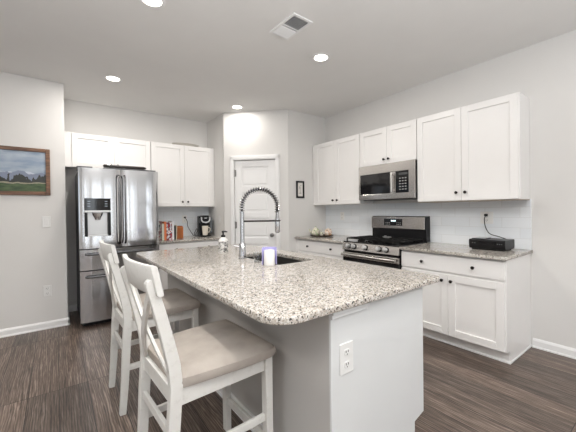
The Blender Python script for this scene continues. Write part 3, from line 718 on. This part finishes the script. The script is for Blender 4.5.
# ---------------------------------------------------------------- faucet, soap, jar, glass
fa = thing('faucet', 'tall chrome spring faucet arching over the island sink', 'faucet', (1.263, 2.357, .914), -.53)
bm = nb(); lathe(bm, [(0, 0), (.036, 0), (.036, .006), (.029, .010), (.028, .12), (.020, .13), (.0185, .135), (.0185, .395), (0, .396)], 20); obj('column', bm, M['chrome'], fa, True)
bm = nb(); tube(bm, [(0, .02, .085), (-.0, .055, .088)], .011, 10); tube(bm, [(0, .05, .088), (-.075, .062, .1)], .0075, 8); obj('lever', bm, M['chrome'], fa, True)
RCH = .151; ZC = .375 + .062
arcp = [(0, 0, .39), (0, 0, ZC)] + [(RCH - RCH * math.cos(PI * i / 24), 0, ZC + RCH * math.sin(PI * i / 24)) for i in range(1, 25)] + [(2 * RCH, 0, ZC - .05)]
bm = nb(); tube(bm, arcp, .011, 10); obj('hose', bm, M['black'], fa, True)
# spring coil
pp = [Vector(p) for p in arcp]; seg = [(pp[i + 1] - pp[i]).length for i in range(len(pp) - 1)]; tot = sum(seg)
def along(s):
    for i, l in enumerate(seg):
        if s <= l or i == len(seg) - 1: return pp[i].lerp(pp[i + 1], min(1, s / l)), (pp[i + 1] - pp[i]).normalized()
        s -= l
turns = 27; cp_ = []
for i in range(turns * 9 + 1):
    p, dv = along(tot * i / (turns * 9)); nvec = Vector((0, 1, 0)); b_ = dv.cross(nvec); a = 2 * PI * i / 9
    cp_.append(p + (nvec * math.cos(a) + b_ * math.sin(a)) * .0205)
bm = nb(); tube(bm, cp_, .0042, 5); obj('spring', bm, mat('spring_chrome', (.50, .50, .51), .2, 1.0), fa, True)
bm = nb(); lathe(bm, [(0, 0), (.017, 0), (.022, .012), (.0215, .10), (.015, .14), (.012, .175), (0, .176)], 18, T(2 * RCH, 0, ZC - .225)); obj('spray_head', bm, M['chrome'], fa, True)
bm = nb(); tube(bm, [(.012, 0, .315), (2 * RCH - .02, 0, .315)], .008, 10); obj('support_arm', bm, M['bronze'], fa, True)
bm = nb(); tube(bm, [(2 * RCH + .024 * math.cos(a), .024 * math.sin(a), .315) for a in [2 * PI * i / 20 for i in range(20)]], .005, 6, True); obj('holder_ring', bm, M['bronze'], fa, True)

sb = thing('soap_dispenser', 'white soap bottle with black pump and leafy label on the island', 'soap bottle', (1.275, 2.765, .914), -.4)
m_soap = mat('printed_white_plastic', (.80, .79, .77), .3); N, L, b = nodes(m_soap)
tc = N.new('ShaderNodeTexCoord'); vz = N.new('ShaderNodeSeparateXYZ'); L.new(tc.outputs['Object'], vz.inputs[0])
nn = N.new('ShaderNodeTexNoise'); nn.inputs['Scale'].default_value = 34; nn.inputs['Detail'].default_value = 3; nn.inputs['Distortion'].default_value = 1.5; L.new(tc.outputs['Object'], nn.inputs['Vector'])
r1 = ramp(N, [(.47, (.80, .79, .77)), (.50, (.05, .05, .06)), (.60, (.06, .06, .065)), (.63, (.80, .79, .77))]); L.new(nn.outputs['Fac'], r1.inputs['Fac'])
zr = ramp(N, [(.010, (0, 0, 0)), (.012, (1, 1, 1)), (.115, (1, 1, 1)), (.117, (0, 0, 0))]); L.new(vz.outputs['Z'], zr.inputs['Fac'])
mx = N.new('ShaderNodeMix'); mx.data_type = 'RGBA'; L.new(zr.outputs['Color'], mx.inputs[0]); mx.inputs[6].default_value = (.80, .79, .77, 1); L.new(r1.outputs['Color'], mx.inputs[7]); L.new(mx.outputs[2], b.inputs['Base Color'])
bm = nb(); lathe(bm, [(0, 0), (.043, 0), (.046, .004), (.046, .118), (.042, .132), (.022, .150), (.020, .155), (0, .155)], 28); obj('bottle', bm, m_soap, sb, True)
bm = nb(); lathe(bm, [(0, .155), (.021, .155), (.021, .172), (.009, .176), (.007, .196), (.013, .200), (.013, .212), (0, .214)], 16); tube(bm, [(0, 0, .206), (.02, 0, .208), (.04, 0, .203)], [.008, .007, .005], 8); obj('pump', bm, M['black'], sb, True)

jar = thing('candle_jar', 'white cylinder jar with lavender sleeve at the edge of the island sink', 'jar', (1.252, 1.922, .914), 0)
bm = nb(); lathe(bm, [(0, 0), (.038, 0), (.041, .004), (.041, .106), (.038, .110), (.034, .108), (.034, .10), (0, .10)], 28); obj('jar_body', bm, mat('white_glazed', (.9, .9, .9), .25), jar, True)
m_lav = mat('lavender_plastic', (.46, .43, .74), .3)
bm = nb(); vd = math.atan2(1.955, 1.25)
ox, oy = .016 * math.cos(vd), .016 * math.sin(vd); outl = arc(ox, oy, .056, vd - 1.5, vd + 1.5, 22) + arc(ox, oy, .050, vd + 1.5, vd - 1.5, 22); prism(bm, outl, .001, .128, 'z', .002); obj('sleeve', bm, m_lav, jar, True)
gl = thing('drinking_glass', 'small clear glass between the faucet and the white jar', 'glass', (1.258, 2.105, .914), 0)
m_gl = mat('clear_glass', (.92, .94, .94), .03, 0, IOR=1.45, Transmission_Weight=1.0)
bm = nb(); lathe(bm, [(0, 0), (.026, 0), (.031, .078), (.0285, .078), (.024, .008), (0, .008)], 22); obj('glass_body', bm, m_gl, gl, True)

# ---------------------------------------------------------------- back worktop: cookbooks, block, coffee maker
def book(label, x0, x1, h, d, col, page=(.75, .70, .6), tilt=0, pat=None):
    t_ = x1 - x0; o = thing('cookbook', label, 'book', (x0, 4.62, .914), 0, 'cookbooks on the back worktop'); o.rotation_euler = (0, tilt, 0)
    m_ = mat('book_cover', col, .45)
    if pat:
        N, L, b = nodes(m_); tc = N.new('ShaderNodeTexCoord'); n_ = N.new('ShaderNodeTexNoise'); n_.inputs['Scale'].default_value = 22; n_.inputs['Detail'].default_value = 2; L.new(tc.outputs['Object'], n_.inputs['Vector'])
        r = ramp(N, pat, 'CONSTANT'); L.new(n_.outputs['Fac'], r.inputs['Fac']); L.new(r.outputs['Color'], b.inputs['Base Color'])
    bm = nb(); box(bm, .0005, t_ - .0005, 0, .004, 0, h, .001, 1); box(bm, .0005, .003, .003, d, 0, h); box(bm, t_ - .003, t_ - .0005, .003, d, 0, h); obj('cover', bm, m_, o)
    bm = nb(); box(bm, .003, t_ - .003, .004, d - .006, .004, h - .005); obj('pages', bm, mat('paper', page, .8), o)
    return o
book('dark patterned cookbook beside the refrigerator', 1.130, 1.196, .272, .21, (.06, .04, .045), pat=[(0, (.05, .06, .055)), (.42, (.30, .30, .27)), (.52, (.24, .04, .05)), (.60, (.07, .07, .07))])
book('thin cookbook with a pale green-white spine', 1.197, 1.226, .235, .19, (.72, .76, .66))
book('orange-spined cookbook left of the red one', 1.227, 1.259, .262, .20, (.80, .22, .08))
book('thick red and white photo-covered cookbook', 1.260, 1.336, .252, .20, (.45, .04, .05), pat=[(0, (.40, .03, .05)), (.43, (.12, .03, .05)), (.50, (.62, .60, .66)), (.56, (.85, .80, .78)), (.63, (.50, .04, .06))])
book('thin white-spined cookbook right of the red one', 1.337, 1.366, .265, .20, (.82, .82, .84))
book('narrow black book right of the cookbooks', 1.368, 1.388, .20, .16, (.015, .015, .015))
book('small cream booklet leaning against the wooden block', 1.392, 1.404, .205, .15, (.80, .74, .58), tilt=.03)
wb = thing('wooden_block', 'amber wooden block standing right of the cookbooks', 'wooden block', (1.482, 4.72, .914), 0)
bm = nb(); prism(bm, [(0, 0), (.15, 0), (.15, .185), (.03, .185), (0, .17)], -.048, .048, 'x', .004); obj('block_body', bm, M['blockwood'], wb)
bm = nb(); box(bm, -.03, .03, -.0015, .001, .05, .052); box(bm, -.042, .042, .02, .13, .1845, .1875); obj('top_inset', bm, wood('dark_inset', (.10, .04, .015), (.16, .06, .02)), wb)

cm = thing('coffee_maker', 'black single-serve coffee maker on the back worktop', 'coffee maker', (1.905, 4.80, .914), -.12)
bm = nb(); box(bm, -.08, .08, -.05, .19, 0, .024, .006); box(bm, -.08, .08, .06, .19, .02, .33, .012); box(bm, -.08, .08, -.03, .10, .215, .30, .012); obj('body', bm, M['black'], cm)
bm = nb(); box(bm, -.062, .062, -.035, .1, .298, .338, .016); hd = obj('brew_head', bm, M['black'], cm)
bm = nb(); hpts = [(-.066, .285 + .0), (-.064, .262), (-.045, .236), (0, .226), (.045, .236), (.064, .262), (.066, .285)]
prism(bm, ribbon([(-.066, .312)] + hpts + [(.066, .312)], .020), -.046, -.030, 'y', .003); obj('handle_band', bm, M['silver'], cm)
bm = nb(); box(bm, -.02, .02, -.041, -.034, .290, .303, .002); obj('badge', bm, M['silver'], cm)
bm = nb(); box(bm, .082, .125, .02, .18, .05, .31, .010); obj('water_tank', bm, mat('smoky_tank', (.20, .22, .24), .08, 0, Transmission_Weight=.35), cm)
bm = nb(); box(bm, -.07, .07, -.075, .055, .0005, .020, .004); obj('drip_tray', bm, M['blackmatte'], cm)
mug = thing('mug', 'cream mug standing under the coffee maker spout', 'mug', (1.899, 4.785, .9345), -.12)
bm = nb(); lathe(bm, [(0, 0), (.036, 0), (.040, .006), (.046, .075), (.049, .150), (.045, .150), (.041, .075), (.036, .010), (0, .008)], 26); obj('cup', bm, M['ceramic'], mug, True)
bm = nb(); tube(bm, [(.040, 0, .122), (.062, 0, .126), (.080, 0, .105), (.078, 0, .07), (.060, 0, .048), (.040, 0, .05)], .0065, 8); obj('handle', bm, M['ceramic'], mug, True)

# ---------------------------------------------------------------- left worktop: floral pot on a tray
tr = thing('serving_tray', 'dark oval tray on the worktop left of the range', 'tray', (3.235, 3.49, .914), -.8)
bm = nb(); lathe(bm, [(0, 0), (.13, 0), (.150, .014), (.155, .022), (.149, .022), (.127, .007), (0, .007)], 32, None, 1.18, .8); obj('tray_body', bm, mat('dark_wood_tray', (.05, .03, .018), .35), tr, True)
def floral(base, cols, scale=24):
    m_ = mat('floral_glaze', base, .2); N, L, b = nodes(m_); tc = N.new('ShaderNodeTexCoord'); n_ = N.new('ShaderNodeTexNoise'); n_.inputs['Scale'].default_value = scale; n_.inputs['Detail'].default_value = 3; L.new(tc.outputs['Object'], n_.inputs['Vector'])
    r = ramp(N, [(0, cols[0]), (.36, base), (.56, cols[1]), (.62, base), (.66, cols[2])], 'CONSTANT'); L.new(n_.outputs['Fac'], r.inputs['Fac']); L.new(r.outputs['Color'], b.inputs['Base Color']); return m_
fl1 = floral((.80, .76, .64), [(.08, .10, .05), (.45, .55, .30), (.05, .03, .03)]); fl2 = floral((.82, .72, .62), [(.45, .06, .04), (.55, .25, .10), (.06, .03, .02)])
tp = thing('teapot', 'cream floral teapot on the left side of the dark tray', 'teapot', (3.185, 3.575, .9215), -.8)
bm = nb(); lathe(bm, [(0, 0), (.042, 0), (.048, .006), (.066, .045), (.062, .08), (.040, .102), (.036, .106), (0, .106)], 26); obj('pot_body', bm, fl1, tp, True)
bm = nb(); lathe(bm, [(.038, .106), (.030, .118), (.012, .126), (.010, .132), (.013, .140), (0, .146)], 20); obj('lid', bm, fl1, tp, True)
bm = nb(); tube(bm, [(-.055, 0, .04), (-.085, 0, .062), (-.098, 0, .10)], [.014, .010, .008], 10); obj('spout', bm, fl1, tp, True)
bm = nb(); tube(bm, [(.055, 0, .085), (.082, 0, .088), (.092, 0, .065), (.080, 0, .04), (.060, 0, .035)], .006, 8); obj('handle', bm, fl1, tp, True)
cnr = thing('ceramic_canister', 'red-flowered ceramic canister on the right side of the dark tray', 'canister', (3.307, 3.425, .9215), -.8)
bm = nb(); lathe(bm, [(0, 0), (.045, 0), (.050, .006), (.060, .04), (.056, .075), (.048, .085), (0, .085)], 26); obj('pot_body', bm, fl2, cnr, True)
bm = nb(); lathe(bm, [(.050, .085), (.044, .096), (.014, .108), (.012, .114), (.0, .120)], 20); obj('lid', bm, fl2, cnr, True)
cu_ = thing('teacup', 'small floral teacup between the teapot and the canister on the tray', 'cup', (3.197, 3.458, .9218), .3)
bm = nb(); lathe(bm, [(0, 0), (.022, 0), (.024, .006), (.036, .05), (.038, .058), (.035, .058), (.022, .010), (0, .010)], 22); obj('cup_body', bm, fl1, cu_, True)
bm = nb(); tube(bm, [(.033, 0, .046), (.052, 0, .046), (.054, 0, .026), (.030, 0, .02)], .004, 6); obj('handle', bm, fl1, cu_, True)

# ---------------------------------------------------------------- right worktop: radio
ra = thing('radio', 'flat black countertop radio on the worktop right of the range', 'radio', (3.245, 1.374, .914), RZ9)
bm = nb(); prism(bm, [(.012, .012), (.0, .045), (.0, .092), (.008, .100), (.24, .100), (.245, .09), (.245, .03), (.235, .012)], 0, .312, 'x', .004); obj('body', bm, M['black'], ra)
bm = nb(); box(bm, .02, .292, .02, .22, 0, .0125); obj('base_plinth', bm, M['blackmatte'], ra)
bm = nb(); box(bm, .08, .235, -.002, .001, .052, .085); dsp = obj('display', bm, M['blackgloss'], ra)
for x in (.245, .262, .279, .03, .05): obj('button', box(nb(), x, x + .011, -.0025, .001, .060, .068, .001), M['grey'], ra)
bm = nb(); box(bm, .02, .13, .02, .19, .0995, .108, .003); obj('lid', bm, M['blackgloss'], ra)

# ---------------------------------------------------------------- outlets, switches, cords
def outlet(label, loc, rz, kind='outlet', w=.078, h=.124, group='wall plates'):
    o = thing('wall_outlet' if kind == 'outlet' else 'light_switch', label, 'outlet' if kind == 'outlet' else 'light switch', loc, rz, group)
    bm = nb(); box(bm, -w / 2, w / 2, -.006, -.0003, -h / 2, h / 2, .003); obj('cover_plate', bm, M['plate'], o)
    if kind == 'outlet':
        for z in (-.028, .028):
            bm = nb(); prism(bm, rrect(-.016, .016, z - .014, z + .014, .008, 4), -.0085, -.0055, 'y', .001); so = obj('socket', bm, M['plate'], o)
            bm = nb()
            for x in (-.007, .007): box(bm, x - .0018, x + .0018, -.0092, -.0083, z - .001, z + .009)
            box(bm, -.002, .002, -.0092, -.0083, z - .011, z - .006); obj('slots', bm, M['slot'], so)
    else:
        bm = nb(); box(bm, -.017, .017, -.009, -.0055, -.034, .034, .002); obj('rocker', bm, M['plate'], o)
    return o
outlet('light switch plate beside the landscape picture', (-.087, YL, 1.222), 0, 'switch')
outlet('low wall outlet above the baseboard left of the refrigerator', (-.090, YL, .432), 0)
outlet('large white outlet plate on the island end cap', (1.022, PY, .655), 0, w=.085, h=.138)
outlet('outlet on the tile behind the black radio with a cord plugged in', (XR - .012, 1.325, 1.215), RZ9, w=.12)
outlet('outlet on the tile behind the wooden block, coffee maker cord plugged in', (1.668, YB - .012, 1.195), 0)
outlet('pale outlet on the tile left of the range', (XR - .012, 3.36, 1.215), RZ9)
outlet('switch plate on the narrow pantry wall beside the coffee maker', (XP0, 4.63, 1.185), RZ9, 'switch')
def cord(name, label, pts, plug, plug_dir):
    o = thing(name, label, 'power cord', plug)
    p = [Vector(q_) - Vector(plug) for q_ in pts]; fine = []
    for i in range(len(p) - 1):
        p0, p1, p2, p3 = p[max(i - 1, 0)], p[i], p[i + 1], p[min(i + 2, len(p) - 1)]
        for k in range(8):
            t = k / 8; fine.append(.5 * ((2 * p1) + (-p0 + p2) * t + (2 * p0 - 5 * p1 + 4 * p2 - p3) * t * t + (-p0 + 3 * p1 - 3 * p2 + p3) * t ** 3))
    fine.append(p[-1]); bm = nb(); tube(bm, fine, .0042, 7); obj('cable', bm, M['black'], o, True)
    bm = nb(); box(bm, -.014, .014, -.014, .014, -.012, .012, .004); obj('plug', bm, M['black'], o, True)
xo = XR - .012 - .0095 - .015
cord('power_cord', 'black cord hanging from the outlet down to the radio', [(xo, 1.325, 1.243), (xo - .02, 1.332, 1.20), (xo - .012, 1.325, 1.12), (xo - .03, 1.28, 1.055), (xo - .06, 1.19, 1.032), (xo - .056, 1.13, 1.012)], (xo, 1.325, 1.243), 0)
yo = YB - .012 - .0095 - .015
cord('power_cord', 'black cord draped from the back outlet to the coffee maker', [(1.668, yo, 1.223), (1.70, yo - .015, 1.16), (1.705, yo - .02, 1.08), (1.745, yo - .06, .985), (1.775, yo - .09, .932), (1.815, yo - .10, .96), (1.838, yo - .10, 1.02), (1.825, yo - .085, 1.03), (1.79, yo - .08, .955), (1.81, yo - .07, .925), (1.845, yo - .068, .935)], (1.668, yo, 1.223), 0)

# ---------------------------------------------------------------- pictures
pf = thing('framed_landscape', 'wood-framed landscape picture of trees and mountains on the left wall', 'picture', (-.525, YL, 1.785))
PW, PH, fw = .48, .262, .040
bm = nb()
for a, b, c_, e in ((-PW, -PW + fw, -PH, PH), (PW - fw, PW, -PH, PH), (-PW + fw, PW - fw, -PH, -PH + fw), (-PW + fw, PW - fw, PH - fw, PH)): box(bm, a, b, -.026, -.001, c_, e, .004)
obj('picture_frame', bm, M['framewood'], pf)
m_p = mat('landscape_print', (.3, .4, .5), .25); N, L, b = nodes(m_p)
tc = N.new('ShaderNodeTexCoord'); sx = N.new('ShaderNodeSeparateXYZ'); L.new(tc.outputs['Object'], sx.inputs[0])
def nz(scale, detail, sc=(1, 1, 1)):
    mp = N.new('ShaderNodeMapping'); mp.inputs['Scale'].default_value = sc; L.new(tc.outputs['Object'], mp.inputs[0])
    n_ = N.new('ShaderNodeTexNoise'); n_.inputs['Scale'].default_value = scale; n_.inputs['Detail'].default_value = detail; L.new(mp.outputs[0], n_.inputs['Vector']); return n_.outputs['Fac']
def madd(a, m_, c_):
    x = N.new('ShaderNodeMath'); x.operation = 'MULTIPLY_ADD'; L.new(a, x.inputs[0]); x.inputs[1].default_value = m_; x.inputs[2].default_value = c_; return x.outputs[0]
def below(hgt_):
    x = N.new('ShaderNodeMath'); x.operation = 'LESS_THAN'; L.new(sx.outputs['Z'], x.inputs[0])
    if isinstance(hgt_, float): x.inputs[1].default_value = hgt_
    else: L.new(hgt_, x.inputs[1])
    return x.outputs[0]
def mixc(f_, a, c_):
    x = N.new('ShaderNodeMix'); x.data_type = 'RGBA'; L.new(f_, x.inputs[0])
    for s_, v_ in ((6, a), (7, c_)):
        if isinstance(v_, tuple): x.inputs[s_].default_value = (*v_, 1)
        else: L.new(v_, x.inputs[s_])
    return x.outputs[2]
cl = ramp(N, [(.38, (.22, .29, .39)), (.65, (.36, .42, .50))]); L.new(nz(5, 4, (1, 1, 3)), cl.inputs['Fac'])
c_ = cl.outputs['Color']
c_ = mixc(below(madd(nz(6, 6), .10, -.065)), c_, (.50, .55, .63))
c_ = mixc(below(madd(nz(7, 5), .14, -.088)), c_, (.19, .22, .30))
c_ = mixc(below(madd(nz(26, 4, (1, 1, .3)), .26, -.195)), c_, (.018, .020, .015))
c_ = mixc(below(madd(nz(9, 3), .05, -.145)), c_, (.30, .27, .19))
gr = ramp(N, [(.35, (.018, .045, .012)), (.65, (.07, .115, .035))]); L.new(nz(12, 4, (1, 1, 4)), gr.inputs['Fac'])
c_ = mixc(below(madd(nz(9, 3), .05, -.158)), c_, gr.outputs['Color'])
L.new(c_, b.inputs['Base Color'])
bm = nb(); box(bm, -PW + fw - .004, PW - fw + .004, -.012, -.0015, -PH + fw - .004, PH - fw + .004); obj('print', bm, m_p, pf)

sp = thing('small_framed_print', 'small black-framed print on the wall right of the pantry door', 'picture', (3.012, YP2, 1.637))
PW, PH, fw = .078, .132, .027; bm = nb()
for a, b_, c0, e in ((-PW, -PW + fw, -PH, PH), (PW - fw, PW, -PH, PH), (-PW + fw, PW - fw, -PH, -PH + fw), (-PW + fw, PW - fw, PH - fw, PH)): box(bm, a, b_, -.018, -.001, c0, e, .002)
obj('picture_frame', bm, M['black'], sp)
bm = nb(); box(bm, -PW + fw - .003, PW - fw + .003, -.008, -.0015, -PH + fw - .003, PH - fw + .003); pr_ = obj('print', bm, mat('cream_paper', (.74, .72, .68), .7), sp)
bm = nb(); box(bm, -.003, .003, -.0088, -.0079, -.055, .035); box(bm, -.020, .020, -.0088, -.0079, -.062, -.052); box(bm, -.012, -.003, -.0088, -.0079, .01, .05); box(bm, .004, .02, -.0088, -.0079, .055, .066); obj('print_motif', bm, mat('grey_ink', (.25, .24, .23), .7), pr_)

# tray on top of the back cabinet
tt = thing('flat_tray', 'pale shallow tray lying on top of the cabinet above the coffee maker', 'tray', (1.66, 4.945, UT + .001))
bm = nb(); lathe(bm, [(0, .004), (.12, .004), (.155, .030), (.160, .036), (.152, .034), (.118, .010), (0, .010)], 32, None, 1.35, .75); obj('tray_body', bm, mat('pale_grey_glaze', (.55, .52, .48), .4), tt, True)

# ---------------------------------------------------------------- ceiling lights and vent
PLACE = ['recessed ceiling light in front of the refrigerator', 'recessed ceiling light in front of the pantry door', 'recessed ceiling light above the sink side of the island, near the vent', 'recessed ceiling light cut by the top edge of the photo']
def can(label, x, y, power):
    o = thing('recessed_light', label, 'ceiling light', (x, y, H), 0, 'recessed ceiling lights')
    bm = nb(); lathe(bm, [(.066, -.0005), (.092, -.0005), (.092, -.004), (.084, -.007), (.066, -.004), (.066, -.0005)], 32, None, 1, 1, False)
    obj('trim_ring', bm, M['trim'], o, True)
    bm = nb(); lathe(bm, [(0, -.0005), (.067, -.0005), (.067, -.003), (0, -.003)], 32); obj('diffuser', bm, M['lamp'], o)
    l = bpy.data.lights.new('can_light', 'AREA'); l.shape = 'DISK'; l.size = .12; l.energy = power; l.color = (1, .95, .89)
    lo = bpy.data.objects.new('can_light', l); COL.objects.link(lo); lo.parent = o; lo.location = (0, 0, -.006)
    return o
for (x, y), lb, pw in zip(CANS, PLACE, (16, 6, 12, 12)): can(lb, x, y, pw)
for x, y in UNSEEN_FILL:  # fill lights added out of view, without fixtures
    pw = 13 if x < 1 else 7
    l = bpy.data.lights.new('unseen_fill_light', 'AREA'); l.shape = 'DISK'; l.size = .12; l.energy = pw; l.color = (1, .95, .89)
    lo = bpy.data.objects.new('unseen_fill_light', l); COL.objects.link(lo); lo.location = (x, y, H - .006)

vt = thing('ceiling_vent', 'white rectangular air vent in the ceiling', 'air vent', (1.567, 2.040, H), .03)
vw, vl = .100, .163
bm = nb()
for a, b_, c0, e in ((-vw, -vw + .022, -vl, vl), (vw - .022, vw, -vl, vl), (-vw + .022, vw - .022, -vl, -vl + .022), (-vw + .022, vw - .022, vl - .022, vl), (-vw + .022, vw - .022, -.006, .006)): box(bm, a, b_, c0, e, -.010, -.0005, .002)
obj('vent_frame', bm, M['trim'], vt)
bm = nb(); box(bm, -vw + .022, vw - .022, -vl + .022, vl - .022, -.0018, -.0006); obj('dark_duct', bm, M['grey'], vt)
for k in range(16):
    y = -vl + .030 + k * (2 * vl - .06) / 15
    if abs(y) < .012: continue
    tl = -.75 if y > 0 else .75
    bm = nb(); box(bm, -vw + .023, vw - .023, -.0085, .0085, -.0008, .0008); bmesh.ops.transform(bm, matrix=T(0, y, -.0082) @ RX(tl), verts=bm.verts[:]); obj('louver', bm, M['trim'], vt)
